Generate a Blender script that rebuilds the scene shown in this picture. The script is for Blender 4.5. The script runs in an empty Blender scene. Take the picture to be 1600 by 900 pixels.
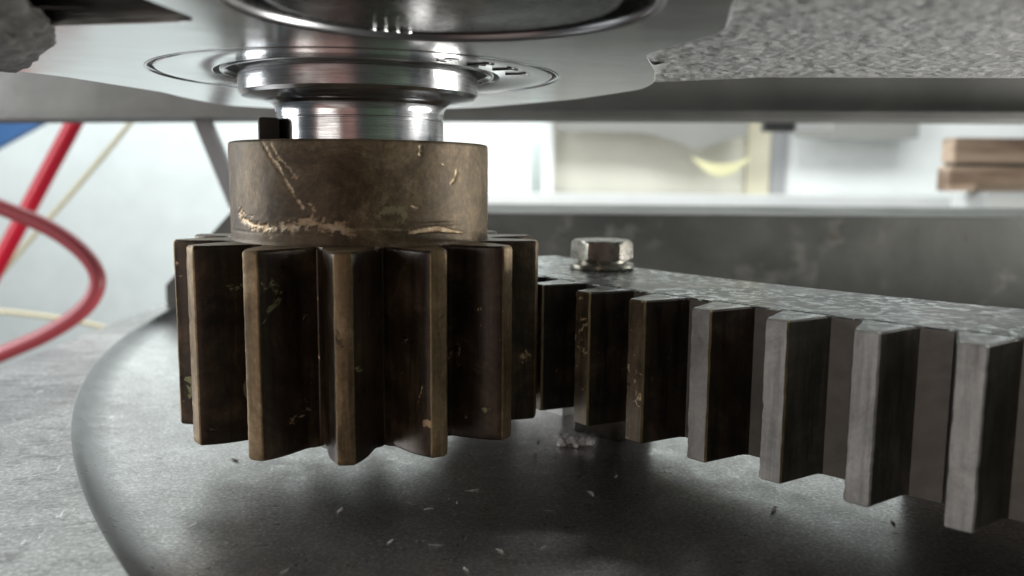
import bpy, bmesh, math, random
from mathutils import Vector, Matrix, noise as mn

S = 0.001            # everything below is written in millimetres
random.seed(7)
scene = bpy.context.scene
col = scene.collection
sin, cos, pi, rad = math.sin, math.cos, math.pi, math.radians

# ------------------------------------------------------------------ camera
YAW, PITCH, ROLL = 0.19874, 0.12885, 0.00817
CAM = Vector((-9.48, -391.82, 27.23))
cd = bpy.data.cameras.new('camera'); cam = bpy.data.objects.new('camera', cd); col.objects.link(cam)
cy_, sy_, cp_, sp_ = cos(YAW), sin(YAW), cos(PITCH), sin(PITCH)
fwd = Vector((sy_*cp_, cy_*cp_, -sp_)); rgt = Vector((cy_, -sy_, 0)); up = rgt.cross(fwd)
r2 = cos(ROLL)*rgt + sin(ROLL)*up; u2 = -sin(ROLL)*rgt + cos(ROLL)*up
M = Matrix((r2, u2, -fwd)).transposed().to_4x4(); M.translation = CAM*S
cam.matrix_world = M
cd.sensor_width = 36; cd.lens = 36*1328.9/1600; cd.clip_start = 0.005; cd.clip_end = 50
cd.dof.use_dof = True; cd.dof.focus_distance = 0.345; cd.dof.aperture_fstop = 7.6
scene.camera = cam

# ------------------------------------------------------------------ world, lamps, exposure
w = bpy.data.worlds.new('World'); scene.world = w; w.use_nodes = True
w.node_tree.nodes['Background'].inputs[0].default_value = (0.80, 0.92, 1.0, 1)
w.node_tree.nodes['Background'].inputs[1].default_value = 0.085
HEAD = Vector((sy_, cy_, 0)); SIDE = Vector((cy_, -sy_, 0))
def B(a, d, z):      # workshop frame: a to the right, d ahead of the standpoint, z up
    return Vector((CAM.x, CAM.y, 0)) + SIDE*a + HEAD*d + Vector((0, 0, z))
def area(name, pos, target, sx, sy, power, color):
    l = bpy.data.lights.new(name, 'AREA'); l.shape = 'RECTANGLE'; l.size = sx*S; l.size_y = sy*S
    l.energy = power; l.color = color
    o = bpy.data.objects.new(name, l); col.objects.link(o); o.location = pos*S
    o.rotation_euler = (target-pos).to_track_quat('-Z', 'Y').to_euler()
    return o
area('wall_lamp', B(-300, 1750, 1150), B(-200, 2600, -50), 3600, 500, 62, (0.96, 1.0, 0.99))
area('side_lamp', B(-1500, 620, 420), B(-60, 400, -40), 900, 1100, 27, (0.97, 0.99, 1.0))
area('cast_fill', B(1150, 560, -330), B(150, 200, 80), 700, 500, 34, (1.0, 0.97, 0.92))  # added fill from low right, brightens the casting's underside
area('front_fill', B(-700, -1000, 120), B(0, 350, -10), 1300, 600, 6.5, (1.0, 0.95, 0.88))  # added soft fill, brightens the front of pinion and hub
scene.view_settings.view_transform = 'Standard'; scene.view_settings.look = 'None'
scene.view_settings.exposure = 0.0; scene.view_settings.gamma = 1.0
scene.view_settings.use_curve_mapping = False
scene.render.engine = 'CYCLES'
scene.cycles.max_bounces = 10; scene.cycles.glossy_bounces = 6

# ------------------------------------------------------------------ materials
def new_mat(name):
    m = bpy.data.materials.new(name); m.use_nodes = True
    nt = m.node_tree; return m, nt, nt.nodes['Principled BSDF']
def N(nt, typ, **kw):
    n = nt.nodes.new(typ)
    for k, v in kw.items():
        if hasattr(n, k): setattr(n, k, v)
    return n
def ramp(nt, fac, stops):
    r = nt.nodes.new('ShaderNodeValToRGB'); e = r.color_ramp.elements
    while len(e) < len(stops): e.new(0.5)
    for x, (p, c) in zip(e, stops):
        x.position = p; x.color = (c, c, c, 1) if isinstance(c, (int, float)) else (*c, 1)
    nt.links.new(fac, r.inputs[0]); return r.outputs[0]
def coords(nt, scale=(1, 1, 1), per_object=False):
    tc = nt.nodes.new('ShaderNodeTexCoord'); mp = nt.nodes.new('ShaderNodeMapping')
    mp.inputs['Scale'].default_value = scale; nt.links.new(tc.outputs['Object'], mp.inputs['Vector'])
    if per_object:
        oi = nt.nodes.new('ShaderNodeObjectInfo'); mu = nt.nodes.new('ShaderNodeMath'); mu.operation = 'MULTIPLY'
        mu.inputs[1].default_value = 7.3; nt.links.new(oi.outputs['Random'], mu.inputs[0])
        cx = nt.nodes.new('ShaderNodeCombineXYZ')
        for i in range(3): nt.links.new(mu.outputs[0], cx.inputs[i])
        nt.links.new(cx.outputs[0], mp.inputs['Location'])
    return mp.outputs[0]
def noise(nt, vec, scale, detail=5, rough=0.6, dist=0.0):
    n = nt.nodes.new('ShaderNodeTexNoise'); n.inputs['Scale'].default_value = scale
    n.inputs['Detail'].default_value = detail; n.inputs['Roughness'].default_value = rough
    n.inputs['Distortion'].default_value = dist; nt.links.new(vec, n.inputs['Vector']); return n.outputs[0]
def mixc(nt, fac, a, b, mode='MIX'):
    m = nt.nodes.new('ShaderNodeMix'); m.data_type = 'RGBA'; m.blend_type = mode
    for sock, v in ((m.inputs[0], fac), (m.inputs[6], a), (m.inputs[7], b)):
        if isinstance(v, (int, float)): sock.default_value = v
        elif isinstance(v, tuple): sock.default_value = (*v, 1)
        else: nt.links.new(v, sock)
    return m.outputs[2]
def bump(nt, p, height, strength, dist, prev=None):
    b = nt.nodes.new('ShaderNodeBump'); b.inputs['Strength'].default_value = strength
    b.inputs['Distance'].default_value = dist; nt.links.new(height, b.inputs['Height'])
    if prev is not None: nt.links.new(prev, b.inputs['Normal'])
    nt.links.new(b.outputs[0], p.inputs['Normal']); return b.outputs[0]
def surf(name, stops, scale, metallic, r0, r1, bumps=(), stretch=(1, 1, 1), per_object=False, spots=None, detail=6, spec=0.5):
    """mottled surface: colour ramp over noise, roughness range, list of (scale, strength, dist mm)"""
    m, nt, p = new_mat(name); v = coords(nt, stretch, per_object)
    n = noise(nt, v, scale, detail, 0.62, 0.4)
    c = ramp(nt, n, stops)
    if spots:
        for (sc, lo, hi, colr) in spots:
            c = mixc(nt, ramp(nt, noise(nt, v, sc, 4, 0.6, 0.3), ((lo, 0.0), (hi, 1.0))), c, colr)
    nt.links.new(c, p.inputs['Base Color'])
    rr = ramp(nt, noise(nt, v, scale*2.7, 4), ((0.3, r0), (0.7, r1))); nt.links.new(rr, p.inputs['Roughness'])
    p.inputs['Metallic'].default_value = metallic
    p.inputs['Specular IOR Level'].default_value = spec
    prev = None
    for (sc, st, di) in bumps: prev = bump(nt, p, noise(nt, v, sc, 5, 0.65), st, di*S, prev)
    return m
def plain(name, c, rough=0.5, metallic=0.0):
    m, nt, p = new_mat(name); v = coords(nt)
    n = noise(nt, v, 9, 4); k = ramp(nt, n, ((0.3, tuple(x*0.9 for x in c)), (0.7, c)))
    nt.links.new(k, p.inputs['Base Color']); p.inputs['Roughness'].default_value = rough
    p.inputs['Metallic'].default_value = metallic; return m

MT = {}
# pinion: brown oily hardened steel
def worn(name, dark, mid, light, metallic, r0, r1, streak, flecks, per=True, grain=0.4):
    """greasy worn steel: cloudy patina, drawn streaks along the tooth, flecks of bare metal"""
    m, nt, p = new_mat(name); v = coords(nt, (1, 1, 1), per); vs = coords(nt, (1, 1, 0.07), per)
    cloud = noise(nt, v, 42, 10, 0.7, 0.8); st = noise(nt, vs, 210, 6, 0.7, 0.2); fine = noise(nt, v, 520, 5, 0.75)
    c = ramp(nt, cloud, ((0.30, dark), (0.52, mid), (0.74, light)))
    c = mixc(nt, ramp(nt, st, ((0.48, 0.0), (0.66, streak))), c, tuple(x*0.35 for x in dark))
    c = mixc(nt, ramp(nt, st, ((0.30, 0.5), (0.40, 0.0))), c, light)
    c = mixc(nt, grain, c, ramp(nt, fine, ((0.30, 0.30), (0.52, 0.52), (0.72, 0.95))), 'OVERLAY')
    for sc, lo, hi, colr in flecks:
        c = mixc(nt, ramp(nt, noise(nt, v, sc, 5, 0.65, 0.5), ((lo, 0.0), (hi, 1.0))), c, colr)
    nt.links.new(c, p.inputs['Base Color']); p.inputs['Metallic'].default_value = metallic
    nt.links.new(ramp(nt, cloud, ((0.3, r0), (0.7, r1))), p.inputs['Roughness'])
    b = bump(nt, p, fine, 0.25, 0.2*S); b = bump(nt, p, st, 0.22, 0.25*S, b); bump(nt, p, cloud, 0.3, 0.6*S, b)
    return m
MT['flank'] = worn('oily_flank', (0.016, 0.010, 0.0065), (0.048, 0.031, 0.018), (0.135, 0.088, 0.050), 0.35, 0.24, 0.46, 0.7,
                   ((75, 0.665, 0.70, (0.50, 0.35, 0.22)), (55, 0.665, 0.69, (0.24, 0.25, 0.13)), (30, 0.60, 0.72, (0.012, 0.008, 0.006))))
MT['land'] = worn('worn_land', (0.10, 0.070, 0.036), (0.23, 0.165, 0.092), (0.44, 0.335, 0.21), 0.62, 0.36, 0.54, 0.6,
                  ((110, 0.68, 0.74, (0.50, 0.37, 0.25)), (60, 0.66, 0.72, (0.045, 0.032, 0.022))))
def hub_material():
    m, nt, p = new_mat('bronzed_hub'); v = coords(nt)
    n1 = noise(nt, v, 34, 12, 0.74, 0.9); n2 = noise(nt, coords(nt, (1, 1, 0.25)), 170, 6, 0.7)
    c = ramp(nt, n1, ((0.36, (0.038, 0.026, 0.013)), (0.5, (0.118, 0.085, 0.046)), (0.64, (0.235, 0.178, 0.11))))
    c = mixc(nt, ramp(nt, n2, ((0.40, 0.0), (0.75, 0.55))), c, (0.07, 0.048, 0.030))
    c = mixc(nt, ramp(nt, noise(nt, v, 95, 5, 0.6), ((0.66, 0.0), (0.74, 0.6))), c, (0.045, 0.030, 0.020))
    c = mixc(nt, 0.6, c, ramp(nt, noise(nt, v, 380, 6, 0.8), ((0.32, 0.25), (0.5, 0.5), (0.70, 0.95))), 'OVERLAY')
    at = nt.nodes.new('ShaderNodeAttribute'); at.attribute_name = 'scuff'
    n3 = noise(nt, v, 230, 6, 0.75)
    bright = ramp(nt, n3, ((0.3, (0.30, 0.20, 0.115)), (0.5, (0.58, 0.43, 0.27)), (0.68, (0.88, 0.78, 0.58))))
    c = mixc(nt, at.outputs['Fac'], c, bright)
    ag = nt.nodes.new('ShaderNodeAttribute'); ag.attribute_name = 'verdigris'
    c = mixc(nt, ag.outputs['Fac'], c, (0.24, 0.22, 0.125))
    nt.links.new(c, p.inputs['Base Color'])
    p.inputs['Metallic'].default_value = 0.38
    nt.links.new(ramp(nt, n1, ((0.3, 0.44), (0.7, 0.60))), p.inputs['Roughness'])
    b1 = bump(nt, p, n2, 0.22, 0.25*S); bump(nt, p, noise(nt, v, 60, 6, 0.7), 0.25, 0.5*S, b1)
    return m
MT['hub'] = hub_material()
def turned(name, c, r, ring=2600):
    """bright turned steel: fine rings round the axis"""
    m, nt, p = new_mat(name); tc = nt.nodes.new('ShaderNodeTexCoord')
    mp = nt.nodes.new('ShaderNodeMapping'); mp.inputs['Scale'].default_value = (0.02, 0.02, 1)
    nt.links.new(tc.outputs['Object'], mp.inputs['Vector'])
    n = noise(nt, mp.outputs[0], ring, 3, 0.7)
    nt.links.new(ramp(nt, n, ((0.3, tuple(x*0.55 for x in c)), (0.7, c))), p.inputs['Base Color'])
    p.inputs['Metallic'].default_value = 1.0
    v = coords(nt); nt.links.new(ramp(nt, noise(nt, v, 45, 5), ((0.3, r), (0.7, r*1.8))), p.inputs['Roughness'])
    b = bump(nt, p, n, 0.16, 0.12*S); bump(nt, p, noise(nt, v, 130, 4), 0.06, 0.2*S, b)
    return m
MT['shaft'] = turned('turned_steel', (0.74, 0.75, 0.77), 0.13)
MT['key'] = surf('black_key', ((0.3, (0.03, 0.025, 0.022)), (0.7, (0.08, 0.068, 0.056))), 90, 0.5, 0.35, 0.55, ((300, 0.2, 0.2),))
# gear sector
MT['rackflank'] = worn('sector_flank', (0.028, 0.028, 0.023), (0.060, 0.058, 0.049), (0.115, 0.108, 0.09), 0.25, 0.42, 0.62, 0.8, ((60, 0.70, 0.74, (0.20, 0.13, 0.07)),))
MT['rackflank_oily'] = worn('sector_flank_oily', (0.012, 0.009, 0.006), (0.030, 0.022, 0.015), (0.085, 0.06, 0.04), 0.3, 0.30, 0.5, 0.8, ((110, 0.68, 0.71, (0.36, 0.26, 0.14)),))
MT['rackland'] = worn('sector_land', (0.24, 0.238, 0.23), (0.38, 0.38, 0.37), (0.49, 0.485, 0.47), 0.30, 0.40, 0.58, 0.45,
                      ((40, 0.66, 0.72, (0.15, 0.12, 0.085)), (52, 0.70, 0.745, (0.34, 0.21, 0.085)), (150, 0.70, 0.73, (0.09, 0.075, 0.06))), grain=0.2)
MT['rackland_worn'] = worn('sector_land_worn', (0.05, 0.037, 0.024), (0.14, 0.108, 0.07), (0.26, 0.20, 0.13), 0.35, 0.36, 0.56, 0.7,
                      ((200, 0.60, 0.64, (0.62, 0.48, 0.28)), (120, 0.62, 0.68, (0.03, 0.022, 0.016))))
MT['brassedge'] = surf('burnished_edge', ((0.3, (0.16, 0.12, 0.065)), (0.6, (0.36, 0.28, 0.16)), (0.8, (0.6, 0.48, 0.3))), 120, 0.7, 0.3, 0.5, ((400, 0.4, 0.3),), (1, 1, 0.5), True)
def top_material():
    m, nt, p = new_mat('sector_top'); v = coords(nt)
    big = noise(nt, v, 22, 6, 0.6, 0.5); gr = noise(nt, v, 170, 6, 0.7, 0.6); fl = noise(nt, v, 210, 4, 0.65, 0.3)
    c = ramp(nt, gr, ((0.32, (0.030, 0.031, 0.031)), (0.55, (0.085, 0.087, 0.086)), (0.72, (0.20, 0.205, 0.205))))
    k = nt.nodes.new('ShaderNodeMath'); k.operation = 'MULTIPLY'
    nt.links.new(ramp(nt, fl, ((0.50, 0.0), (0.56, 1.0))), k.inputs[0]); nt.links.new(ramp(nt, big, ((0.34, 0.15), (0.52, 1.0))), k.inputs[1])
    c = mixc(nt, k.outputs[0], c, (0.74, 0.78, 0.78)); nt.links.new(c, p.inputs['Base Color'])
    p.inputs['Metallic'].default_value = 0.6
    nt.links.new(ramp(nt, big, ((0.3, 0.14), (0.7, 0.34))), p.inputs['Roughness'])
    b = bump(nt, p, gr, 0.45, 0.5*S); bump(nt, p, fl, 0.35, 0.3*S, b)
    return m
MT['racktop'] = top_material()
MT['rackbody'] = surf('sector_body', ((0.3, (0.10, 0.095, 0.083)), (0.7, (0.19, 0.18, 0.16))), 40, 0.35, 0.45, 0.6, ((200, 0.2, 0.3),))
MT['zinc'] = surf('zinc_bolt', ((0.3, (0.20, 0.19, 0.155)), (0.5, (0.29, 0.28, 0.24)), (0.75, (0.39, 0.385, 0.36))), 90, 0.92, 0.22, 0.36, ((240, 0.10, 0.2),))
# floor
def floor_material():
    m, nt, p = new_mat('dished_steel'); v = coords(nt)
    big = noise(nt, v, 16, 10, 0.65, 0.5); fine = noise(nt, v, 620, 4, 0.75); mid = noise(nt, v, 120, 6, 0.7, 0.4)
    c = ramp(nt, big, ((0.28, (0.34, 0.33, 0.327)), (0.5, (0.50, 0.485, 0.48)), (0.72, (0.63, 0.615, 0.61))))
    c = mixc(nt, ramp(nt, mid, ((0.45, 0.0), (0.72, 0.55))), c, (0.32, 0.31, 0.305))
    c = mixc(nt, 0.85, c, ramp(nt, fine, ((0.30, 0.30), (0.52, 0.55), (0.70, 1.0))), 'OVERLAY')
    c = mixc(nt, ramp(nt, noise(nt, v, 420, 2, 0.5), ((0.70, 0.0), (0.74, 1.0))), c, (0.78, 0.77, 0.76))
    c = mixc(nt, ramp(nt, noise(nt, v, 48, 4, 0.6), ((0.70, 0.0), (0.80, 0.8))), c, (0.10, 0.08, 0.075))
    at = nt.nodes.new('ShaderNodeAttribute'); at.attribute_name = 'fillet_shade'
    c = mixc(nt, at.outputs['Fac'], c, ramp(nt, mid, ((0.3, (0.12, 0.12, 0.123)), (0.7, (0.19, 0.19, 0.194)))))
    nt.links.new(c, p.inputs['Base Color'])
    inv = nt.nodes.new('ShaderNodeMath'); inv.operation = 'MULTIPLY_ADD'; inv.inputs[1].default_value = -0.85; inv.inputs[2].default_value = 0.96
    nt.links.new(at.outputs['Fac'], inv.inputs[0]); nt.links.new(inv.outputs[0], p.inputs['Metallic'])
    nt.links.new(ramp(nt, mid, ((0.3, 0.25), (0.7, 0.38))), p.inputs['Roughness'])
    b = bump(nt, p, fine, 0.14, 0.25*S); bump(nt, p, mid, 0.12, 0.4*S, b)
    return m
MT['floor'] = floor_material()
def plate_material():
    m, nt, p = new_mat('scoured_plate'); v = coords(nt); vs = coords(nt, (0.7, 1.1, 1))
    big = noise(nt, v, 14, 10, 0.7, 0.8); streak = noise(nt, vs, 90, 8, 0.72, 0.9); fine = noise(nt, v, 520, 4, 0.75)
    c = ramp(nt, big, ((0.30, (0.24, 0.23, 0.222)), (0.5, (0.42, 0.41, 0.40)), (0.68, (0.58, 0.575, 0.565))))
    c = mixc(nt, ramp(nt, streak, ((0.51, 0.0), (0.64, 0.65))), c, (0.17, 0.16, 0.155))
    c = mixc(nt, 0.8, c, ramp(nt, fine, ((0.30, 0.30), (0.52, 0.55), (0.70, 1.0))), 'OVERLAY')
    c = mixc(nt, ramp(nt, noise(nt, vs, 60, 4, 0.6, 1.0), ((0.70, 0.0), (0.73, 0.9))), c, (0.06, 0.05, 0.045))
    c = mixc(nt, ramp(nt, noise(nt, coords(nt, (1.2, 0.25, 1)), 260, 3, 0.6), ((0.66, 0.0), (0.72, 0.8))), c, (0.80, 0.80, 0.79))
    nt.links.new(c, p.inputs['Base Color']); p.inputs['Metallic'].default_value = 0.85
    nt.links.new(ramp(nt, big, ((0.3, 0.30), (0.7, 0.46))), p.inputs['Roughness'])
    b = bump(nt, p, fine, 0.2, 0.25*S); bump(nt, p, streak, 0.3, 0.4*S, b)
    return m
MT['plate'] = plate_material()
# housing
MT['pad'] = surf('milled_pad', ((0.3, (0.78, 0.785, 0.78)), (0.55, (0.86, 0.865, 0.86)), (0.75, (0.89, 0.895, 0.89))), 22, 0.97, 0.11, 0.17,
                 ((500, 0.06, 0.15),), (0.5, 1, 1), spots=((85, 0.74, 0.77, (0.12, 0.12, 0.12)),))
MT['cast'] = surf('rough_casting', ((0.3, (0.60, 0.61, 0.605)), (0.7, (0.76, 0.76, 0.755))), 70, 0.5, 0.24, 0.38, ((300, 0.5, 0.8), (900, 0.3, 0.2)), spec=0.8)
MT['castdark'] = surf('raw_casting', ((0.3, (0.07, 0.066, 0.062)), (0.55, (0.15, 0.142, 0.134)), (0.75, (0.30, 0.285, 0.27))), 90, 0.2, 0.5, 0.7, ((260, 0.8, 1.5),))
MT['seal'] = surf('seal_face', ((0.3, (0.62, 0.62, 0.625)), (0.7, (0.72, 0.72, 0.725))), 25, 0.95, 0.13, 0.22, ((400, 0.05, 0.15),))
MT['sealbead'] = plain('seal_bead', (0.62, 0.63, 0.64), 0.14, 0.95)
MT['plugrim'] = plain('plug_rim', (0.34, 0.34, 0.35), 0.30, 0.9)
MT['rubber'] = plain('black_rubber', (0.018, 0.018, 0.018), 0.35)
MT['plug'] = surf('dark_plug', ((0.3, (0.03, 0.034, 0.032)), (0.7, (0.06, 0.064, 0.06))), 30, 0.3, 0.22, 0.32, ((120, 0.15, 0.6),))
MT['mount'] = surf('mount_plate', ((0.3, (0.12, 0.12, 0.112)), (0.55, (0.17, 0.17, 0.158)), (0.75, (0.22, 0.215, 0.20))), 10, 0.2, 0.5, 0.65,
                   ((140, 0.25, 0.6),), spots=((28, 0.70, 0.76, (0.10, 0.07, 0.045)),))
MT['beam'] = surf('mill_scale_beam', ((0.25, (0.105, 0.108, 0.10)), (0.5, (0.165, 0.168, 0.156)), (0.75, (0.24, 0.24, 0.222))), 9, 0.08, 0.55, 0.7,
                  ((120, 0.2, 0.5),), spots=((17, 0.67, 0.74, (0.12, 0.078, 0.054)), (13, 0.56, 0.68, (0.36, 0.35, 0.32)), (7, 0.55, 0.75, (0.10, 0.10, 0.095))), spec=0.15)
MT['beamedge'] = plain('beam_edge', (0.50, 0.48, 0.47), 0.5, 0.1)
# background
MT['wall'] = plain('white_wall', (0.80, 0.86, 0.85), 0.7)
MT['white'] = plain('white_paint', (0.84, 0.86, 0.85), 0.5)
MT['cream'] = plain('cream_sheet', (0.66, 0.64, 0.56), 0.5)
MT['greysheet'] = plain('grey_film', (0.30, 0.30, 0.28), 0.4)
MT['yellow'] = plain('yellow_strap', (0.85, 0.81, 0.50), 0.5)
MT['ochre'] = plain('ochre_post', (0.60, 0.56, 0.43), 0.5)
MT['grey'] = plain('grey_paint', (0.33, 0.33, 0.34), 0.5)
MT['dark'] = plain('dark_paint', (0.05, 0.052, 0.055), 0.45)
MT['pale'] = plain('pale_block', (0.58, 0.60, 0.59), 0.5)
MT['blue'] = plain('blue_sheet', (0.05, 0.20, 0.52), 0.5)
MT['red'] = plain('red_hose', (0.55, 0.012, 0.035), 0.35)
MT['rose'] = plain('rose_hose', (0.40, 0.07, 0.085), 0.38)
MT['wire'] = plain('cream_wire', (0.66, 0.61, 0.42), 0.5)
MT['wood'] = surf('sawn_wood', ((0.35, (0.30, 0.20, 0.14)), (0.5, (0.60, 0.44, 0.32)), (0.65, (0.78, 0.61, 0.47))), 10, 0.0, 0.6, 0.75, ((120, 0.3, 0.8),), (0.25, 1, 3.2))
MT['green'] = plain('green_cabinet', (0.055, 0.095, 0.05), 0.5)
MT['pink'] = plain('brick_red_cabinet', (0.42, 0.22, 0.19), 0.55)
MT['lint'] = plain('grey_lint', (0.74, 0.74, 0.75), 1.0)
MT['chip'] = plain('bright_swarf', (0.80, 0.77, 0.73), 0.45, 0.0)

# ------------------------------------------------------------------ object helpers
def link(name, me, mats, parent=None, loc=None, rotz=0.0):
    o = bpy.data.objects.new(name, me); col.objects.link(o)
    for m in (mats if isinstance(mats, (list, tuple)) else [mats]):
        if len(me.materials) < len(mats if isinstance(mats, (list, tuple)) else [mats]): me.materials.append(MT[m])
    if parent: o.parent = parent
    if loc is not None: o.location = loc*S
    o.rotation_euler.z = rotz
    return o
def tag(o, label, cat, group=None, kind=None):
    if label: o['label'] = label
    if cat: o['category'] = cat
    if group: o['group'] = group
    if kind: o['kind'] = kind
    return o
def thing(name, label, cat, loc=Vector((0, 0, 0)), rotz=0.0, group=None):
    o = bpy.data.objects.new(name, None); col.objects.link(o); o.location = loc*S; o.rotation_euler.z = rotz
    o.empty_display_size = 0.02
    return tag(o, label, cat, group)
def finish(bm, name, smooth=None):
    bmesh.ops.recalc_face_normals(bm, faces=bm.faces[:])
    bmesh.ops.scale(bm, vec=(S, S, S), verts=bm.verts[:])
    me = bpy.data.meshes.new(name); bm.to_mesh(me); bm.free()
    if smooth is not None:
        for p in me.polygons: p.use_smooth = True
        me.set_sharp_from_angle(angle=rad(smooth))
    return me
def lathe(name, prof, n=128, smooth=35, closed=False):
    """prof: list of (r, z) in mm"""
    bm = bmesh.new(); rings = []
    for r, z in prof:
        if r < 1e-6: rings.append([bm.verts.new((0, 0, z))]*n)
        else: rings.append([bm.verts.new((r*cos(2*pi*i/n), r*sin(2*pi*i/n), z)) for i in range(n)])
    pairs = list(zip(rings, rings[1:])) + ([(rings[-1], rings[0])] if closed else [])
    for a, b in pairs:
        for i in range(n):
            vs = []
            for v in (a[i], a[(i+1) % n], b[(i+1) % n], b[i]):
                if v not in vs: vs.append(v)
            if len(vs) >= 3:
                try: bm.faces.new(vs)
                except ValueError: pass
    return finish(bm, name, smooth)
def prism(name, pts, z0, z1, bevel=0.0, smooth=None, segs=2):
    bm = bmesh.new(); a = [bm.verts.new((x, y, z0)) for x, y in pts]; b = [bm.verts.new((x, y, z1)) for x, y in pts]
    n = len(pts); bm.faces.new(a[::-1]); bm.faces.new(b)
    for i in range(n): bm.faces.new((a[i], a[(i+1) % n], b[(i+1) % n], b[i]))
    bmesh.ops.recalc_face_normals(bm, faces=bm.faces[:])
    if bevel: bmesh.ops.bevel(bm, geom=bm.edges[:], offset=bevel, segments=segs, affect='EDGES', profile=0.6, clamp_overlap=True)
    return finish(bm, name, smooth)
def box_me(name, sx, sy, sz, bevel=0.0, z0=0.0):
    return prism(name, [(-sx/2, -sy/2), (sx/2, -sy/2), (sx/2, sy/2), (-sx/2, sy/2)], z0, z0+sz, bevel, 40 if bevel else None)
def tube(name, pts, r, n=12, sub=8):
    """smooth tube through points (Catmull-Rom)"""
    P = [Vector(p) for p in pts]; P = [P[0]*2-P[1]] + P + [P[-1]*2-P[-2]]; path = []
    for i in range(1, len(P)-2):
        for k in range(sub):
            t = k/sub; a, b, c, d = P[i-1], P[i], P[i+1], P[i+2]
            path.append(0.5*((2*b)+(c-a)*t+(2*a-5*b+4*c-d)*t*t+(3*b-a-3*c+d)*t**3))
    path.append(P[-2])
    bm = bmesh.new(); rings = []; ref = Vector((0.13, 0.2, 1)).normalized()
    for i, p in enumerate(path):
        tg = (path[min(i+1, len(path)-1)]-path[max(i-1, 0)]).normalized()
        x = ref.cross(tg).normalized(); ref = tg.cross(x).normalized()
        rings.append([bm.verts.new(p+(x*cos(2*pi*k/n)+ref*sin(2*pi*k/n))*r) for k in range(n)])
    for a, b in zip(rings, rings[1:]):
        for k in range(n): bm.faces.new((a[k], a[(k+1) % n], b[(k+1) % n], b[k]))
    bm.faces.new(rings[0][::-1]); bm.faces.new(rings[-1])
    return finish(bm, name, 60)
def outline_me(name, loops, depth, bevel=0.0):
    """flat plate with holes: loops of (x, y); thickness 2*depth about z=0"""
    cu = bpy.data.curves.new(name, 'CURVE'); cu.dimensions = '2D'; cu.fill_mode = 'BOTH'
    for L in loops:
        sp = cu.splines.new('POLY'); sp.points.add(len(L)-1)
        for p, (x, y) in zip(sp.points, L): p.co = (x*S, y*S, 0, 1)
        sp.use_cyclic_u = True
    cu.extrude = depth*S; cu.bevel_depth = bevel*S; cu.bevel_resolution = 2
    o = bpy.data.objects.new(name, cu); col.objects.link(o)
    bpy.context.view_layer.update()
    me = bpy.data.meshes.new_from_object(o.evaluated_get(bpy.context.evaluated_depsgraph_get()))
    bpy.data.objects.remove(o); bpy.data.curves.remove(cu); me.name = name; me.materials.clear()
    for p in me.polygons: p.use_smooth = True
    me.set_sharp_from_angle(angle=rad(30))
    return me
def circle_pts(cx, cy, r, n=128): return [(cx+r*cos(2*pi*i/n), cy+r*sin(2*pi*i/n)) for i in range(n)]
def rounded(pts, r=4, seg=4):
    out = []; n = len(pts)
    for i in range(n):
        a, b, c = Vector(pts[i-1]), Vector(pts[i]), Vector(pts[(i+1) % n])
        d1 = min(r, (a-b).length*0.45); d2 = min(r, (c-b).length*0.45)
        p, q = b+(a-b).normalized()*d1, b+(c-b).normalized()*d2
        for k in range(seg+1):
            t = k/seg; out.append(tuple((1-t)**2*p+2*t*(1-t)*b+t*t*q))
    return out
def nz(x, y, z=0.0): return mn.noise(Vector((x, y, z)))
def fbm(x, y, z=0.0, o=4): return mn.fractal(Vector((x, y, z)), 0.8, 2.1, o)

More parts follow.
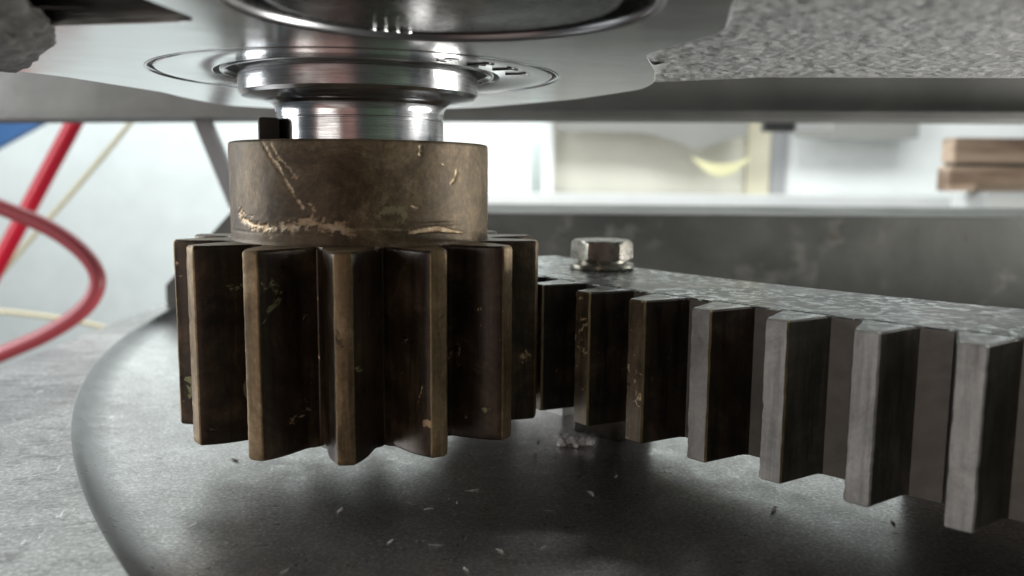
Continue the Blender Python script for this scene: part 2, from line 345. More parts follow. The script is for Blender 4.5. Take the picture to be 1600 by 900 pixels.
# ------------------------------------------------------------------ base plate with a round recess
FLOOR, RIM = -105.0, -98.0
RC, RR = Vector((780.5, 307.4)), 958.3
def base_plate():
    bm = bmesh.new()
    prof = [(0.0, FLOOR)] + [(180.0+i*85, FLOOR) for i in range(8)] + [(RR-150+i*10, FLOOR) for i in range(12)]
    # shallow dip and rise before the wall, then a wide fillet up to a sharp worn edge
    fil = [(RR-q, FLOOR+(RIM-FLOOR)*h) for q, h in ((28, 0), (23, 0.03), (19, 0.085), (15, 0.175), (11, 0.30), (8, 0.44), (5.5, 0.60), (3.4, 0.775), (1.8, 0.91), (0.7, 0.985), (0, 1.02))]
    prof += fil
    outs = [0.4, 3, 12, 30, 60, 100, 150, 210, 280, 360]
    a0, a1, n = rad(150), rad(243), 260
    # outer edge of the plate runs past the recess on the left
    ex, ey = Vector((-228, 204)), Vector((-185, 470)); ed = (ey-ex).normalized(); en = Vector((-ed.y, ed.x))
    cols = []
    for i in range(n+1):
        a = a0+(a1-a0)*i/n; d = Vector((cos(a), sin(a)))
        den = d.dot(en); lim = 1400
        if den > 1e-4:
            t = (ex-RC).dot(en)/den
            if t > 0: lim = min(lim, t)
        lim = max(lim, RR+2)
        ring = []
        for r, z in prof:
            p = RC+d*r
            ring.append(bm.verts.new((p.x, p.y, z)))
        for k, e in enumerate(outs):
            r = RR+0.6+(min(lim, RR+420)-RR-0.6)*(e/360.0)
            p = RC+d*r
            ring.append(bm.verts.new((p.x, p.y, RIM)))
        p = RC+d*(min(lim, RR+420)); ring.append(bm.verts.new((p.x, p.y, RIM-22)))
        cols.append(ring)
    np_ = len(prof)
    for a, b in zip(cols, cols[1:]):
        for k in range(len(a)-1):
            f = bm.faces.new((a[k], b[k], b[k+1], a[k+1]))
            f.material_index = 0 if k < np_-2 else 1
    bmesh.ops.remove_doubles(bm, verts=bm.verts[:], dist=0.01)
    me = finish(bm, 'base_plate', 30)
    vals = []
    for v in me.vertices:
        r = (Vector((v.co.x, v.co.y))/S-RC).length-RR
        vals.append(0.0 if r > 0.3 else 0.95*max(0.0, min(1.0, (r+19)/12.0)))  # dark reflection along the fillet, painted into its colour towards the wall
    me.attributes.new('fillet_shade', 'FLOAT', 'POINT').data.foreach_set('value', vals)
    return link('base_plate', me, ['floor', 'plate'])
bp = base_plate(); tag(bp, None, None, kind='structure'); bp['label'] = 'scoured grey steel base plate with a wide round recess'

# ------------------------------------------------------------------ gearbox housing above
PADZ = 71.0
PAD = [(-168, -6), (-150, 12), (-131, 35), (-101, 100), (-97, 124), (-81, 178), (-44, 197), (3, 192), (44, 174), (78, 148), (120, 76), (137, 17), (133, -11),
       (118, -52), (97, -97), (104, -147), (86, -190), (80, -270), (-78, -270), (-57, -158), (-47, -127), (-106, -101), (-142, -84), (-168, -60)]
PLUG = Vector((17.2, -166.3)); PLUGR = 56.5
hs = thing('gearbox_housing', 'grey gearbox casting overhead with milled pad and rough hammered skin', 'gearbox', Vector((0, 0, PADZ)))
pad = link('milled_pad', outline_me('milled_pad', [rounded(PAD, 9, 5), circle_pts(0, 0, 88.6), circle_pts(PLUG.x, PLUG.y, PLUGR+0.4)], 5.0, 0.5), 'pad', hs, Vector((0, 0, 5.5)))
def rough_sheet(name, inside, x0, x1, y0, y1, step, z, amp, sc, mat, thick=10, snap=None):
    """cast skin: a grid really displaced, closed upward"""
    nx, ny = int((x1-x0)/step), int((y1-y0)/step); bm = bmesh.new(); V = {}
    for i in range(nx+1):
        for j in range(ny+1):
            x, y = x0+i*step, y0+j*step
            if snap and abs(y-snap(x)) < step*1.01: y = snap(x)
            h = fbm(x/sc, y/(sc*0.62), 3.1)*amp + nz(x/(sc*3.2), y/(sc*3.2), 9)*amp*0.9
            if snap: h *= max(0.12, min(1.0, (snap(x)-y)/9.0))
            V[i, j] = (x, y, z+h)
    ids = {}
    def gv(k):
        if k not in ids: ids[k] = bm.verts.new(V[k])
        return ids[k]
    for i in range(nx):
        for j in range(ny):
            c = (x0+(i+0.5)*step, y0+(j+0.5)*step)
            if inside(*c): bm.faces.new([gv(k) for k in ((i, j), (i+1, j), (i+1, j+1), (i, j+1))])
    be = [e for e in bm.edges if e.is_boundary]
    ex = bmesh.ops.extrude_edge_only(bm, edges=be)
    for v in [g for g in ex['geom'] if isinstance(g, bmesh.types.BMVert)]: v.co.z = z+thick
    return link(name, finish(bm, name, 80), mat, hs, Vector((0, 0, -PADZ)))
def far_edge(x):      # rear edge of the rough casting
    if x < 184: return 9+(x-142)*(-31/42)
    return -22+(x-184)*(-28/112)
rough_sheet('cast_skin', lambda x, y: y < far_edge(x), 88, 380, -330, 22, 1.0, 74.0, 0.85, 4.3, 'cast', 8, far_edge)
rough_sheet('cast_pocket', lambda x, y: True, -190, -40, -270, -60, 2.0, 80.0, 1.2, 6.0, 'castdark', 2)
link('upper_body', prism('upper_body', [(-560, -450), (560, -450), (420, -90), (150, -40), (100, 60), (-120, 60), (-400, -120)], 13, 160), 'castdark', hs)
# rough lug at the left of the pad
def lug():
    bm = bmesh.new(); bmesh.ops.create_uvsphere(bm, u_segments=56, v_segments=40, radius=1)
    for v in bm.verts:
        d = v.co.copy(); k = 1+0.16*fbm(d.x*2.2, d.y*2.2, d.z*2.2)+0.05*fbm(d.x*9, d.y*9, d.z*9)
        x, y, z = d.x*k, d.y*k, d.z*k
        v.co = Vector((-121+x*22-(y*25), -88+y*80, 71+z*8))
    return link('cast_lug', finish(bm, 'cast_lug', 70), 'castdark', hs, Vector((0, 0, -PADZ)))
lug()
# chipped corner at the right of the pad
bm = bmesh.new()
for i in range(26):
    t = i/25
    for j in range(9):
        s = j/8
        p0 = Vector((130, 21)).lerp(Vector((111, -57)), t); p1 = Vector((152, 3)).lerp(Vector((134, -66)), t)
        q = p0.lerp(p1, s)
        bm.verts.new((q.x+1.2*nz(q.x/3, q.y/3), q.y, PADZ+0.7+5.2*s+0.3*fbm(q.x/2.2, q.y/2.2, 5)*sin(pi*s)))
bm.verts.ensure_lookup_table()
for i in range(25):
    for j in range(8): bm.faces.new([bm.verts[k] for k in (i*9+j, i*9+j+1, i*9+j+10, i*9+j+9)])
link('chipped_edge', finish(bm, 'chipped_edge', 70), 'cast', hs, Vector((0, 0, -PADZ)))

# bore plug
pl = thing('bore_plug', 'large dark round plug pressed into the milled pad', 'plug', Vector((PLUG.x, PLUG.y, PADZ)))
link('bore_lip', lathe('bore_lip', [(PLUGR-0.1, 3), (PLUGR, 0.2), (PLUGR-0.3, -0.3), (PLUGR-0.9, -0.6), (PLUGR-1.7, -0.4), (PLUGR-2.2, 0.3), (PLUGR-2.4, 2)], 160, 50), 'plugrim', pl)
link('plug_disc', lathe('plug_disc', [(0, 0.6), (PLUGR-13, 0.6), (PLUGR-11, 0.9), (PLUGR-9.5, 2.4), (PLUGR-9, 5), (PLUGR-2.3, 5.2), (PLUGR-2.4, 1.5)], 160, 40), 'plug', pl)
for k in range(4):  # bright beads put in for the small highlights on the plug
    a = rad(97+k*4.6); bmk = bmesh.new(); bmesh.ops.create_uvsphere(bmk, u_segments=12, v_segments=8, radius=0.9)
    for v in bmk.verts: v.co = Vector((v.co.x*0.7, v.co.y*2.0, v.co.z*0.8))
    link('plug_glint', finish(bmk, 'plug_glint', 60), 'sealbead', pl, Vector((cos(a)*(PLUGR-11.5), sin(a)*(PLUGR-11.5), 0.4)), a+0.5)

# oil seal
se = thing('oil_seal', 'polished ring seal with raised lettering round the shaft', 'oil seal', Vector((0, 0, PADZ)))
link('outer_bead', lathe('outer_bead', [(88.5, 4), (88.5, 0.3), (88.1, -0.15), (87.4, -0.15), (86.9, 0.3), (86.8, 2)], 200, 50), 'sealbead', se)
link('groove', lathe('groove', [(86.8, 1.6), (84.9, 1.6)], 200, 50), 'rubber', se)
link('seal_face', lathe('seal_face', [(84.9, 1.8), (84.9, 0.5), (84.3, 0.15), (82.6, 0.1), (62.5, 0.1), (61.8, 0.3), (61.6, 2.2)], 200, 25), 'pad', se)
link('dust_lip', lathe('dust_lip', [(61.6, 1.6), (60.2, 1.4), (59.4, 2.2)], 200, 60), 'rubber', se)
link('seal_lip', lathe('seal_lip', [(59.4, 2.6), (59.2, 0.5), (58.5, -0.1), (57.4, 0.2), (56.6, 1.6)], 200, 60), 'sealbead', se)
link('lip_garter', lathe('lip_garter', [(56.6, 1.8), (55, 2.4), (52.3, 3.4)], 200, 60), 'rubber', se)
def letter(ch, ang, rr, size, name='letter'):
    cu = bpy.data.curves.new(name, 'FONT'); cu.body = ch; cu.size = size*S; cu.extrude = 0.35*S; cu.align_x = 'CENTER'
    o = bpy.data.objects.new(name, cu); col.objects.link(o); bpy.context.view_layer.update()
    me = bpy.data.meshes.new_from_object(o.evaluated_get(bpy.context.evaluated_depsgraph_get()))
    bpy.data.objects.remove(o); bpy.data.curves.remove(cu); me.materials.clear()
    # read from below: flip to face down, letter tops outward
    t = Vector((-sin(ang), cos(ang), 0)); r = Vector((cos(ang), sin(ang), 0))
    for v in me.vertices:
        x, y, z = v.co
        v.co = t*x + r*(y+rr*S) + Vector((0, 0, -z+0.0))
    me.flip_normals()
    return link('letter', me, 'rubber', se, Vector((0, 0, 0.1)))
for k, ch in enumerate('SETY'): letter(ch, rad(-64+k*13.5), 66.0, 14)
letter('V', rad(42), 66.0, 12)

# mounting plate behind
LINE = [(x, 514-0.327*(x-117)-34*(1-((x-117)/537)**2)) for x in range(-560, 901, 60)]
ob = thing('overhead_beam', 'long grey steel beam with bottom flange crossing behind the gearbox', 'beam', Vector((0, 0, 83)))
def strip(n0, n1): return [(x+n0*0.31, y+n0*0.95) for x, y in LINE]+[(x+n1*0.31, y+n1*0.95) for x, y in LINE][::-1]
link('bottom_flange', prism('bottom_flange', strip(-70, 0), 0, 6), 'mount', ob)
link('web', prism('web', strip(-50, -30), 5.5, 57, 0, 30), 'mount', ob)
# ------------------------------------------------------------------ shaft and key
sh = thing('drive_shaft', 'bright turned steel shaft with a stepped collar under the seal', 'shaft', Vector((0, 0, 41.55)))
collar = [(36.72, 13.0), (36.95, 14.6), (37.6, 16.0), (38.8, 17.2), (40.4, 18.0), (42.0, 18.3), (50.6, 19.7), (52.1, 21.2), (52.1, 28.6), (51.6, 28.9), (51.6, 37)]
link('collar', lathe('collar', collar, 220, 20), 'shaft', sh)
link('neck', lathe('neck', [(0, -30), (36.7, -30), (36.7, 9.6), (36.5, 9.9), (36.5, 10.3), (36.6, 10.6), (36.72, 13.0)], 220, 12), 'shaft', sh)
ky = link('shaft_key', box_me('shaft_key', 8.6, 10, 25.5, 1.6), 'key', None, Vector((-38.6, -15.0, 26.0)), rad(6))
tag(ky, 'small black square key standing beside the bright shaft', 'key')

# ------------------------------------------------------------------ pinion
PZ = -80.1
pn = thing('pinion_gear', 'brown oily spur pinion with scuffed hub and fourteen teeth', 'gear', Vector((0, 0, PZ)))
HB = 80.1
def seg_d(p, a, b):
    ap = (p[0]-a[0], p[1]-a[1]); ab = (b[0]-a[0], b[1]-a[1]); L = ab[0]**2+ab[1]**2
    t = max(0, min(1, (ap[0]*ab[0]+ap[1]*ab[1])/L)) if L else 0
    return math.hypot(ap[0]-t*ab[0], ap[1]-t*ab[1])
def poly_d(p, pts): return min(seg_d(p, a, b) for a, b in zip(pts, pts[1:]))
K = 56.75*pi/180   # mm per degree along the hub
def T(l): return [(a*K, z) for a, z in l]
S1 = T([(-43.6, 40.3), (-40.5, 35.5), (-35, 29.7), (-29.8, 21.1), (-24.9, 15)]); S2 = T([(-39.5, 39.5), (-36, 34.5), (-31, 30.4), (-27.7, 26.5)])
S3 = T([(-22.2, 16.7), (-20.4, 13.8), (-22.1, 10.6)]); CH = T([(-62, 11.4), (-54.6, 8.3), (-49.1, 7.5), (-41.4, 6.3)])
CH2 = T([(-41.4, 6.6), (-28.8, 8.2), (-21.8, 9.4), (-12.9, 7.7), (-6.6, 7.0)]); LN = T([(-6, 6.8), (7, 7.0), (17.5, 6.4)])
GO = T([(17.5, 5.3), (23, 6.2), (30, 6.6), (36, 5.6), (44.7, 4.4)]); GR = T([(6.6, 13.5), (10, 14.5), (14.5, 14.0), (15.5, 12.0)])
MK = [T([(41, 30.6), (40.6, 28), (39.7, 26.5), (37.8, 24.4)]), T([(33, 32.3), (36.5, 30.8)]), T([(22.5, 39.2), (22.4, 35.9)]), T([(18.9, 15.8), (21.5, 15.0)]), T([(71, 6.9), (73, 6.3)])]
def hub_mesh():
    n = 600; zs = [-0.5+i*0.42 for i in range(99)] + [41.0, 41.35]
    bm = bmesh.new(); sc = []; vg = []; rings = []
    for z in zs:
        ring = []
        for i in range(n):
            a = 360.0*i/n-180; p = (a*K, z); s = 0.0; g = 0.0; dr = 0.0
            r = 56.75
            if z < 1.6: r += (1.6-z)**2*0.12
            if z > 40.6: r -= (z-40.6)*0.75
            if -80 < a < 85:
                j = nz(a*0.9, z*0.9)*0.9; j2 = nz(a*2.6, z*2.6, 4)*0.55
                def hit(d, wd): return max(0.0, min(1.0, (wd-d+j*0.9+j2)/0.45))
                f1 = fbm(a*0.30, z*0.42, 1.5, 5); f2 = fbm(a*0.9, z*1.1, 7.7, 3)
                def patch(d, wd, k=1.0): return max(0.0, min(1.0, ((wd-d)/wd*1.1-0.10+k*(0.85*f1+0.55*f2)-0.30)*2.2))*(1 if d < wd*2.0 else 0)
                dS = poly_d(p, S1); s = max(s, 0.85*patch(dS, 1.2, 0.85), 0.6*hit(dS, 0.2))
                s = max(s, 0.7*patch(poly_d(p, S2), 1.1)); s = max(s, 0.7*patch(poly_d(p, S3), 1.2))
                s = max(s, patch(poly_d(p, CH), 2.6)); s = max(s, 0.6*patch(poly_d(p, CH2), 3.2))
                s = max(s, 0.3*patch(poly_d(p, LN), 0.7))
                dg = poly_d(p, GO); tg = max(0.0, 1-abs(a-29)/17)
                gs = max(0.0, min(1.0, (0.25+1.15*tg**0.6-dg+j2*0.3)/0.3)) if abs(a-30) < 16 else 0
                s = max(s, gs); dr += 0.9*gs
                above = max(0.0, 1-abs(z-8.6)/1.2)*(1 if 16 < a < 46 else 0); dr -= 0.7*above*tg
                for m in MK: s = max(s, 0.8*patch(poly_d(p, m), 0.75))
                g = patch(poly_d(p, GR), 3.2)*0.9
                g = max(g, 0.6*hit(poly_d(p, LN), 0.5))
                dr -= 0.5*s*(1-gs)
                lip = max(0.0, 1-abs(z-4.6)/0.8); dr -= 0.25*lip*(0.5+0.5*nz(a*0.3, 2))
            dr += 0.10*fbm(a*0.12, z*0.12, 3)
            if z < 41 : r += dr
            t = rad(a); ring.append(bm.verts.new((r*sin(t), -r*cos(t), z)))
            sc.append(min(1, max(0, s))); vg.append(min(1, g))
        rings.append(ring)
    for a, b in zip(rings, rings[1:]):
        for i in range(n): bm.faces.new((a[i], a[(i+1) % n], b[(i+1) % n], b[i]))
    # flat top with a bore
    top = []
    for r, z in ((55.4, 41.55), (37.6, 41.55), (37.0, 40.9), (37.0, 0)):
        ring = []
        for i in range(n):
            t = rad(360.0*i/n-180); ring.append(bm.verts.new((r*sin(t), -r*cos(t), z))); sc.append(0); vg.append(0)
        top.append(ring)
    for a, b in zip([rings[-1]]+top, top):
        for i in range(n): bm.faces.new((a[i], a[(i+1) % n], b[(i+1) % n], b[i]))
    bm.verts.index_update()
    me = finish(bm, 'hub', 50)
    for nm, data in (('scuff', sc), ('verdigris', vg)):
        at = me.attributes.new(nm, 'FLOAT', 'POINT'); at.data.foreach_set('value', data)
    return me
link('hub', hub_mesh(), 'hub', pn, Vector((0, 0, HB)))
link('gear_core', lathe('gear_core', [(20, 0.4), (56.0, 0.4), (56.9, 1.2), (56.9, HB-1.0), (56.4, HB-0.3), (20, HB-0.3)], 140, 30), 'flank', pn)
def tooth_mesh(seed):
    # half profile (radius, half thickness): involute-like flank with a root fillet
    half = [(55.0, 12.6), (57.2, 11.6), (58.6, 10.5), (60.5, 9.75), (63, 9.2), (66, 8.6), (69, 7.95), (72, 7.05), (75, 5.95), (77.5, 4.7), (79.5, 3.5)]
    tip = [(79.85, 3.15), (80.0, 2.8)]
    prof = [(h, -r) for r, h in half+tip]; prof = prof+[(0.9, -80.02), (-0.9, -80.02)]+[(-h, -r) for r, h in (half+tip)[::-1]]
    # outline in plan, extruded with softened, slightly nicked ends
    bm = bmesh.new(); zs = [0.0, 0.7, 1.6] + [3.2+i*2.35 for i in range(32)] + [HB-1.8, HB-0.8, HB]
    rings = []
    for k, z in enumerate(zs):
        inset = 0.75 if k in (0, len(zs)-1) else (0.12 if k in (1, len(zs)-2) else 0)
        ring = []
        for x, y in prof:
            r = -y; rr = r-inset*(1 if r > 60 else 0); xx = x-math.copysign(min(abs(x)*0.5, inset*0.8), x) if r > 58 else x
            wob = 0.10*nz(x*0.7+3, z*0.12, r*0.2+seed)
            if 79.3 < r < 80.01 and 2 < abs(x) < 4:
                nick = max(0.0, fbm(z*0.35, math.copysign(4, x)+seed*3.1, 2.0, 3)-0.14)*0.4
                xx -= math.copysign(nick, x); rr -= nick*0.9
            ring.append(bm.verts.new((xx+wob, -rr+wob, z)))
        rings.append(ring)
    n = len(prof); tipn = range(len(half)-0, n-len(half))
    for a, b in zip(rings, rings[1:]):
        for i in range(n-1):
            f = bm.faces.new((a[i], a[i+1], b[i+1], b[i]))
            if i >= len(half)-1 and i <= n-len(half)-1: f.material_index = 1
    f = bm.faces.new(rings[0]); f.material_index = 1; f = bm.faces.new(rings[-1]); f.material_index = 1
    return finish(bm, 'tooth', 28)
tms = [tooth_mesh(q) for q in range(5)]
for k in range(14):
    phi = -0.11477+k*2*pi/14
    link('tooth', tms[(k*3+1) % 5], ['flank', 'land'], pn, None, phi)

# ------------------------------------------------------------------ gear sector
SC = Vector((830.06, 344.73)); RT = 828.8; ZT, ZB = -22.0, -82.0; DEP = 22.3
gs_ = thing('gear_sector', 'long grey toothed gear sector meshing with the brown pinion', 'gear', Vector((SC.x, SC.y, ZB)))
def arc_plate():
    bm = bmesh.new(); a0, a1, n = rad(-163.5), rad(-134), 90; H = ZT-ZB; cols = []
    rs = [RT-DEP+0.4, 795, 780, 762, 746, 735.6]
    for i in range(n+1):
        a = a0+(a1-a0)*i/n
        rin = 734.6
        top = [bm.verts.new((r*cos(a), r*sin(a), H-(0.5 if q in (0,) else 0))) for q, r in enumerate([rs[0]])]
        ring = [bm.verts.new((rs[0]*cos(a), rs[0]*sin(a), 0)), top[0]]
        ring += [bm.verts.new((r*cos(a), r*sin(a), H)) for r in [rs[0]-0.7]+rs[1:]]
        ring += [bm.verts.new((rin*cos(a), rin*sin(a), H-1)), bm.verts.new((rin*cos(a), rin*sin(a), 0))]
        cols.append(ring)
    for a, b in zip(cols, cols[1:]):
        m = len(a)
        for k in range(m):
            f = bm.faces.new((a[k], a[(k+1) % m], b[(k+1) % m], b[k]))
            f.material_index = 1 if 1 <= k < m-3 else 0
    bm.faces.new(cols[0]); bm.faces.new(cols[-1][::-1])
    return finish(bm, 'sector_body', 30)
link('sector_body', arc_plate(), ['rackbody', 'racktop'], gs_)
def arc_outline(a0, a1, r0, r1, n=24):
    return [(r0*cos(rad(a0+(a1-a0)*i/n)), r0*sin(rad(a0+(a1-a0)*i/n))) for i in range(n+1)] + [(r1*cos(rad(a1+(a0-a1)*i/n)), r1*sin(rad(a1+(a0-a1)*i/n))) for i in range(n+1)]
link('floor_light_block', prism('floor_light_block', arc_outline(-145.0, -134, 735.5, 722), FLOOR-ZB, 0.05), 'rackbody', gs_)  # added wall, keeps light off the floor at the right end
def rack_tooth(seed):
    # local: x along the pitch, -y outward (tip); built about the sector centre so that it only needs turning
    H = ZT-ZB; r0 = RT-DEP
    half = [(r0-2, 10.8), (r0+0.6, 10.0), (r0+2.0, 9.2), (r0+5, 8.25), (RT-0.9, 4.55)]
    pts = [(h, -r) for r, h in half] + [(4.0, -RT)] + [(-4.0, -RT)] + [(-h, -r) for r, h in half[::-1]]
    bm = bmesh.new(); zs = [0, 0.6] + [2.4+i*2.3 for i in range(25)] + [H-0.7, H]; rings = []
    for k, z in enumerate(zs):
        ins = 0.6 if k in (0, len(zs)-1) else 0
        ring = []
        for x, y in pts:
            top = -y > r0+1
            xx = x-(math.copysign(ins*0.8, x) if top else 0); yy = y+(ins if top else 0)
            wob = 0.14*nz(x*0.9, z*0.2, 5+seed)
            if -y > RT-1.2:
                nick = max(0.0, fbm(z*0.3, math.copysign(3, x)+seed*2.3, 1.0, 3)-0.12)*0.55
                xx -= math.copysign(nick, x); yy += nick*0.6
            ring.append(bm.verts.new((xx+wob, yy+wob, z)))
        rings.append(ring)
    n = len(pts)
    for a, b in zip(rings, rings[1:]):
        for i in range(n-1):
            f = bm.faces.new((a[i], a[i+1], b[i+1], b[i]))
            f.material_index = 1 if i == 5 else (2 if i == 4 else 0)
    bm.faces.new(rings[0]).material_index = 0; bm.faces.new(rings[-1]).material_index = 3
    return finish(bm, 'sector_tooth', 20)
for k in range(-4, 9):
    ang = rad(-152.68+2.19*k)                      # direction of the tooth from the sector centre
    o = link('tooth', rack_tooth(k),
             ['rackflank_oily', 'rackland_worn', 'brassedge', 'racktop'] if k <= 1 else ['rackflank_oily' if k == 2 else 'rackflank', 'rackland', 'brassedge' if k <= 3 else 'rackland', 'racktop'], gs_, None, ang+pi/2)

# bolt, washer, spacers on and under the sector
bx = Vector((131, 56, ZT))
wa = link('spring_washer', lathe('spring_washer', [(11, 0.02), (16.9, 0.02), (17.7, 0.5), (17.9, 1.5), (17.7, 2.6), (17.0, 3.2), (11, 3.2)], 64, 30, True), 'zinc', None, bx)
tag(wa, 'thin bright spring washer under the hexagon bolt head', 'washer')
bo = thing('hex_bolt', 'bright zinc hexagon bolt in the top of the gear sector', 'bolt', bx+Vector((0, 0, 3.5)), rad(-13.4))
def hex_head():
    bm = bmesh.new(); n = 72; R = 17.0; rings = []
    def hr(t): t = (t % (pi/3))-pi/6; return R*cos(pi/6)/cos(t)
    H = 12.5
    for z, lim in ((-0.3, 13.2), (1.5, 13.4), (1.9, 15.4), (2.5, 99), (H-2.6, 99), (H-1.3, 16.9), (H-0.2, 15.2), (H, 14.6), (H, 8), (H, 0.001)):
        ring = []
        for i in range(n):
            t = 2*pi*i/n
            if z == H-1.3: r = min(hr(t), 16.6)
            elif lim == 99: r = hr(t)
            else: r = min(hr(t), lim)
            zz = z
            if z == H-2.6: zz = z+1.6*(1-(hr(t)-R*cos(pi/6))/(R-R*cos(pi/6)))*0.8   # arched chamfer line on each flat
            ring.append(bm.verts.new((r*cos(t), r*sin(t), zz)))
        rings.append(ring)
    for a, b in zip(rings, rings[1:]):
        for i in range(n): bm.faces.new((a[i], a[(i+1) % n], b[(i+1) % n], b[i]))
    bm.faces.new(rings[0][::-1])
    return finish(bm, 'bolt_head', 24)
link('bolt_head', hex_head(), 'zinc', bo)
link('bolt_shank', lathe('bolt_shank', [(10, 0.2), (10, -3.4), (9.6, -20), (0, -20)], 32, 40), 'zinc', bo)
sp = link('spacer_block', prism('spacer_block', [(109, 28), (127, 5), (150, 22), (132, 46)], FLOOR, ZB, 0.8, 40), 'rackflank_oily', None)
tag(sp, 'dark steel spacer block standing under the gear sector', 'spacer')
pb = link('bright_gap_block', prism('bright_gap_block', [(92, 92), (110, 56), (119, 60), (101, 98)], FLOOR, ZB, 0.6, 40), 'white', None)  # added pale block, imitates light showing through under the sector
tag(pb, 'pale block put in for the bright patch under the gear sector behind the pinion', 'pad')
def lint():
    bm = bmesh.new()
    for k in range(16):
        c = Vector((random.uniform(-9, 9), random.uniform(-4, 5), random.uniform(1.5, 4))); rr = random.uniform(1.0, 2.6)
        r = bmesh.ops.create_icosphere(bm, subdivisions=3, radius=rr)
        for v in r['verts']:
            v.co = v.co*(1+0.5*fbm(v.co.x*0.7+k, v.co.y*0.7, v.co.z*0.7))+c
            v.co.z = max(v.co.z, 0.05)
    for k in range(1800):
        p = Vector((random.uniform(-11, 11), random.uniform(-5, 6), random.uniform(0.4, 5))); d = Vector((random.gauss(0, 1), random.gauss(0, 1), random.gauss(0.2, 0.6))).normalized()
        e = d.cross(Vector((0.3, 0.5, 1))).normalized()*0.09; L = random.uniform(1, 3.5)
        q = p+d*L+Vector((0, 0, -0.4)); q.z = max(q.z, 0.1)
        a = [bm.verts.new(x) for x in (p-e, p+e, q)]; bm.faces.new(a)
    return finish(bm, 'lint_tuft', 80)
lt = link('lint_tuft', lint(), 'lint', None, Vector((103, 4, FLOOR)), -0.4)
tag(lt, 'fluffy grey lint tuft caught beside the spacer block', 'lint')
# swarf chips on the recess floor
cm = []
for k in range(5):
    bm = bmesh.new(); n = 7; L = 2.4
    for i in range(n):
        t = i/(n-1)-0.5
        for s_ in (-1, 1):
            bm.verts.new((t*L*1.6, s_*0.6*(1-abs(t))+0.3*sin(t*4+k), 0.2+0.16*abs(sin(t*3+k))+0.03*s_))
    bm.verts.ensure_lookup_table()
    for i in range(n-1): bm.faces.new([bm.verts[q] for q in (2*i, 2*i+1, 2*i+3, 2*i+2)])
    bmesh.ops.solidify(bm, geom=bm.faces[:], thickness=0.18)
    cm.append(finish(bm, 'swarf_chip', 40))
for k, (x, y) in enumerate([(43, -48), (22, -99), (23, -65), (57, -21), (109, -42), (80, -7), (16, -57), (7, -27), (199, -111), (194, -120), (6, -93), (44, -108), (60, -108), (35, -60), (-67, -65), (86, 12), (-30, -110), (-95, 20), (-60, 10), (130, -70), (160, -90), (70, -75), (92, -60), (-12, -60), (120, -20), (30, -120)]):
    g = 1.0; p = Vector((CAM.x, CAM.y)).lerp(Vector((x, y)), g)
    o = link('swarf_chip', cm[k % 5], 'chip', None, Vector((p.x, p.y, FLOOR)), random.uniform(0, 6))
    s_ = random.uniform(0.6, 1.7); o.scale = (s_, s_, s_)
    tag(o, 'tiny pale metal shaving lying on the recess floor', 'shaving', 'metal shavings on the recess floor')

# ------------------------------------------------------------------ things behind
def bpoly(name, mat, az, d, thick, label=None, cat=None, parent=None, group=None, bevel=0.0):
    """slab upright in the workshop: outline in (a, z) at distance d, going back by thick"""
    bm = bmesh.new()
    f = [bm.verts.new(B(a, d, z)) for a, z in az]; k = [bm.verts.new(B(a, d+thick, z)) for a, z in az]; n = len(az)
    bm.faces.new(f); bm.faces.new(k[::-1])
    for i in range(n): bm.faces.new((f[i], f[(i+1) % n], k[(i+1) % n], k[i]))
    bmesh.ops.recalc_face_normals(bm, faces=bm.faces[:])
    if bevel: bmesh.ops.bevel(bm, geom=bm.edges[:], offset=bevel, segments=2, affect='EDGES', clamp_overlap=True)
    o = link(name, finish(bm, name, 40 if bevel else None), mat, parent)
    if label: tag(o, label, cat, group)
    return o
def rect(a0, a1, z0, z1): return [(a0, z0), (a1, z0), (a1, z1), (a0, z1)]
wl = bpoly('back_wall', 'wall', rect(-3600, 3600, -1100, 1500), 2650, 60); tag(wl, 'plain white wall far behind the gears', None, kind='structure')
# heavy beam
be = thing('steel_beam', 'wide grey rusty steel beam behind the gear sector', 'beam', B(200, 900, RIM))
def rel(o, root): o.location = -root.location; return o
rel(bpoly('beam_body', 'beam', [(-333, -97.9), (-333, -78), (-268, -7), (1400, -7), (1400, -97.9)], 811, 330, parent=be), be)
rel(bpoly('beam_edge', 'beamedge', [(-264, -6.8), (1400, -6.8), (1400, -5.6), (-264, -5.6)], 813, 9, parent=be), be)
# leg bracket on the beam
bpoly('stand_leg', 'grey', [(-292, -6.6), (-275, -6.6), (-314, 92), (-330, 92)], 880, 14, 'slim dark leaning stand leg beside the pinion hub', 'leg')
# window and panels on the right, written as sizes at their own distance
def px(x0, x1, y0, y1, d):   # spans seen from the standpoint turned into (a, z) at distance d
    f = 1328.9; return rect((x0-800)/f*d, (x1-800)/f*d, CAM.z-(y1-279)/f*d, CAM.z-(y0-279)/f*d)
wd = thing('window_unit', 'white framed window strip with cream and white panes behind the beam', 'window', B(300, 2300, -200))
rel(bpoly('frame_post', 'white', px(700, 826, 60, 420, 2300), 2300, 40, parent=wd), wd)
rel(bpoly('frame_post', 'white', px(846, 862, 60, 420, 2290), 2290, 40, parent=wd), wd)
rel(bpoly('sill', 'white', px(700, 1535, 303, 330, 2200), 2200, 120, parent=wd), wd)
rel(bpoly('pane', 'cream', px(862, 1165, 60, 420, 2330), 2330, 20, parent=wd), wd)
rel(bpoly('pane', 'white', px(1200, 1600, 60, 420, 2330), 2330, 20, parent=wd), wd)
rel(bpoly('mullion_and_shade', 'ochre', px(1162, 1197, 60, 420, 2315), 2315, 30, parent=wd), wd)
rel(bpoly('mullion_and_shade', 'grey', px(1198, 1222, 60, 420, 2320), 2320, 20, parent=wd), wd)  # grey slab put in for the shadow strip between the panes
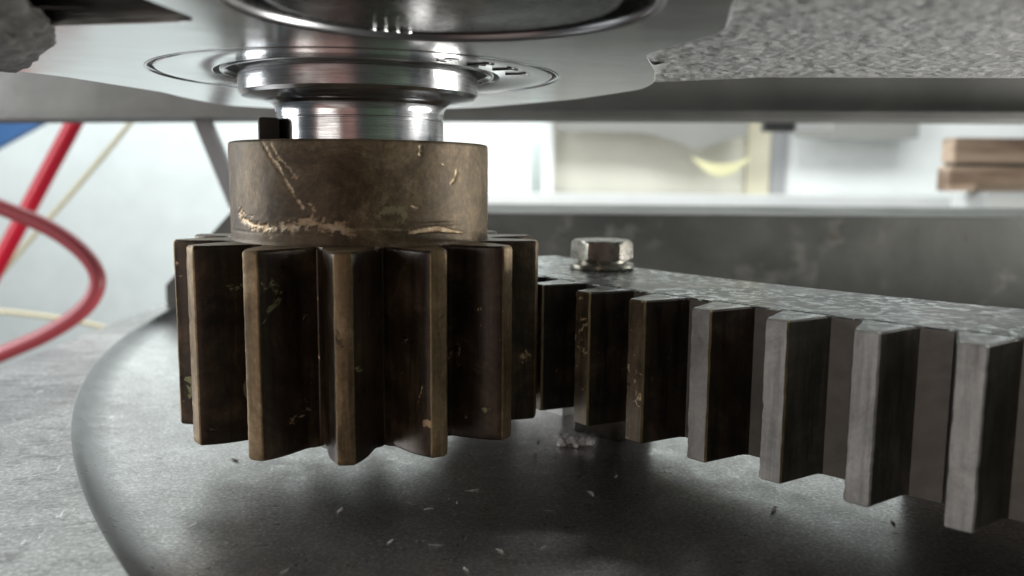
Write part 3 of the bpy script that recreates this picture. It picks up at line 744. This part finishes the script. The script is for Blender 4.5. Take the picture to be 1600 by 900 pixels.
def sag(name, mat, x0, x1, ytop, depth, d, label, cat, droop, thick=12, th=None):
    f = 1328.9; n = 24; lo = []; hi = []
    for i in range(n+1):
        t = i/n; x = x0+(x1-x0)*t; y = ytop+depth*droop(t); yt = 100 if th is None else y-th*sin(pi*t)-2
        lo.append(((x-800)/f*d, CAM.z-(y-279)/f*d)); hi.append(((x-800)/f*d, CAM.z-(yt-279)/f*d))
    return bpoly(name, mat, lo+hi[::-1], d, thick, label, cat)
sag('film_valance', 'greysheet', 866, 1160, 203, 1, 2260, 'sagging grey film hanging over the cream pane', 'film', lambda t: 4+4*t+26*max(0, 1-abs(t-0.74)/0.3)**1.5)
sag('film_valance', 'greysheet', 1232, 1424, 203, 1, 2260, 'sagging grey film hanging over the white pane', 'film', lambda t: 8+12*max(0, 1-abs(t-0.55)/0.4)**1.5+4*sin(t*9))
sag('yellow_strap', 'yellow', 1078, 1166, 246, 28, 2240, 'yellow strap sagging below the grey film', 'strap', lambda t: sin(pi*t)**0.9, 10, 17)
bpoly('black_clip', 'dark', px(1186, 1232, 184, 205, 1500), 1500, 20, 'small black clip under the edge of the overhead beam', 'clip')
bpoly('white_clip', 'white', px(1236, 1292, 184, 203, 1500), 1500, 20, 'small white clip beside the black clip under the overhead beam', 'clip')
bpoly('timber', 'wood', px(1478, 1900, 255.5, 294, 1350), 1350, 45, 'brown timber, the lower of two stacked on the pale block', 'timber', group='stacked timbers', bevel=2)
bpoly('timber', 'wood', px(1482, 1900, 212, 250.5, 1350), 1350, 45, 'brown timber, the upper of two stacked on the pale block', 'timber', group='stacked timbers', bevel=2)
bpoly('gap_shade', 'dark', px(1484, 1900, 250.7, 255.3, 1354), 1354, 34, 'thin dark strip for the shade between the two stacked timbers', 'shade')  # dark strip put in for the shade in the timber gap
bpoly('pale_block', 'white', px(1536, 1900, 294.2, 420, 1330), 1330, 110, 'pale grey block behind the beam carrying the timbers', 'block', bevel=3)
# blue sheet, hoses and wires on the left
def P(x, y, d): return B((x-800)/1328.9*d, d, CAM.z-(y-272)/1328.9*d)
def aq(x, y, d): return ((x-800)/1328.9*d, CAM.z-(y-272)/1328.9*d)
bpoly('blue_board', 'blue', [aq(-160, 318, 1900), aq(74, 194, 1900), aq(170, 120, 1900), aq(-160, 90, 1900)], 1900, 25, 'bright blue slanted board against the white wall', 'board')
def hose(name, mat, pts, d, wpx, label, cat, dd=None):
    q = [P(x, y, d if dd is None else dd[i]) for i, (x, y) in enumerate(pts)]
    return tag(link(name, tube(name, q, wpx*d/1328.9/2), mat), label, cat)
hose('red_hose', 'red', [(190, 80), (150, 150), (118, 205), (80, 268), (40, 335), (0, 402), (-60, 500), (-140, 610)], 1500, 25, 'bright red hose stretched straight behind the looping hose', 'hose')
hose('rose_hose', 'rose', [(-120, 290), (-50, 306), (20, 331), (80, 358), (125, 392), (147, 428), (140, 462), (110, 494), (60, 525), (0, 552), (-90, 590)], 1000, 25, 'dull rose hose bent in a loop above the base plate', 'hose')
hose('cream_wire', 'wire', [(260, 130), (205, 200), (150, 262), (95, 322), (40, 380), (0, 424), (-80, 510)], 1750, 8, 'thin cream wire running slantwise behind the red hose', 'wire')
hose('cream_wire', 'wire', [(-60, 486), (0, 489), (50, 494), (105, 502), (180, 520), (240, 545)], 1250, 8, 'thin cream wire lying level near the base plate edge', 'wire')

# ------------------------------------------------------------------ cabinets behind the standpoint, seen only in the bright shaft
def cabinet(name, mat, ang, dist, wid, hei, label):
    p = Vector((0, 0, 0))+Vector((sin(ang)*dist, -cos(ang)*dist, -700))
    t = thing(name, label, 'cabinet', p, ang)
    link('carcass', box_me('carcass', wid, 300, hei, 4), mat, t)
    for s_ in (-1, 1):
        d_ = link('door', box_me('door', wid/2-14, 18, hei-60, 4), mat, t, Vector((s_*wid/4, 160, 30)))
        link('handle', box_me('handle', 14, 20, 120, 4), 'grey', d_, Vector((-s_*(wid/4-40), 18, hei/2-90)))
    return t
cabinet('brick_red_cabinet', 'pink', rad(-36), 1700, 1750, 1700, 'brick red cabinet reflected in the shaft')
cabinet('black_locker', 'dark', rad(-1), 1850, 340, 1700, 'narrow black locker reflected in the shaft')
cabinet('green_cabinet', 'green', rad(25), 1700, 1100, 1700, 'dark green cabinet reflected in the shaft')
cabinet('white_cabinet', 'white', rad(78), 1900, 1500, 1700, 'white cabinet reflected in the shaft')
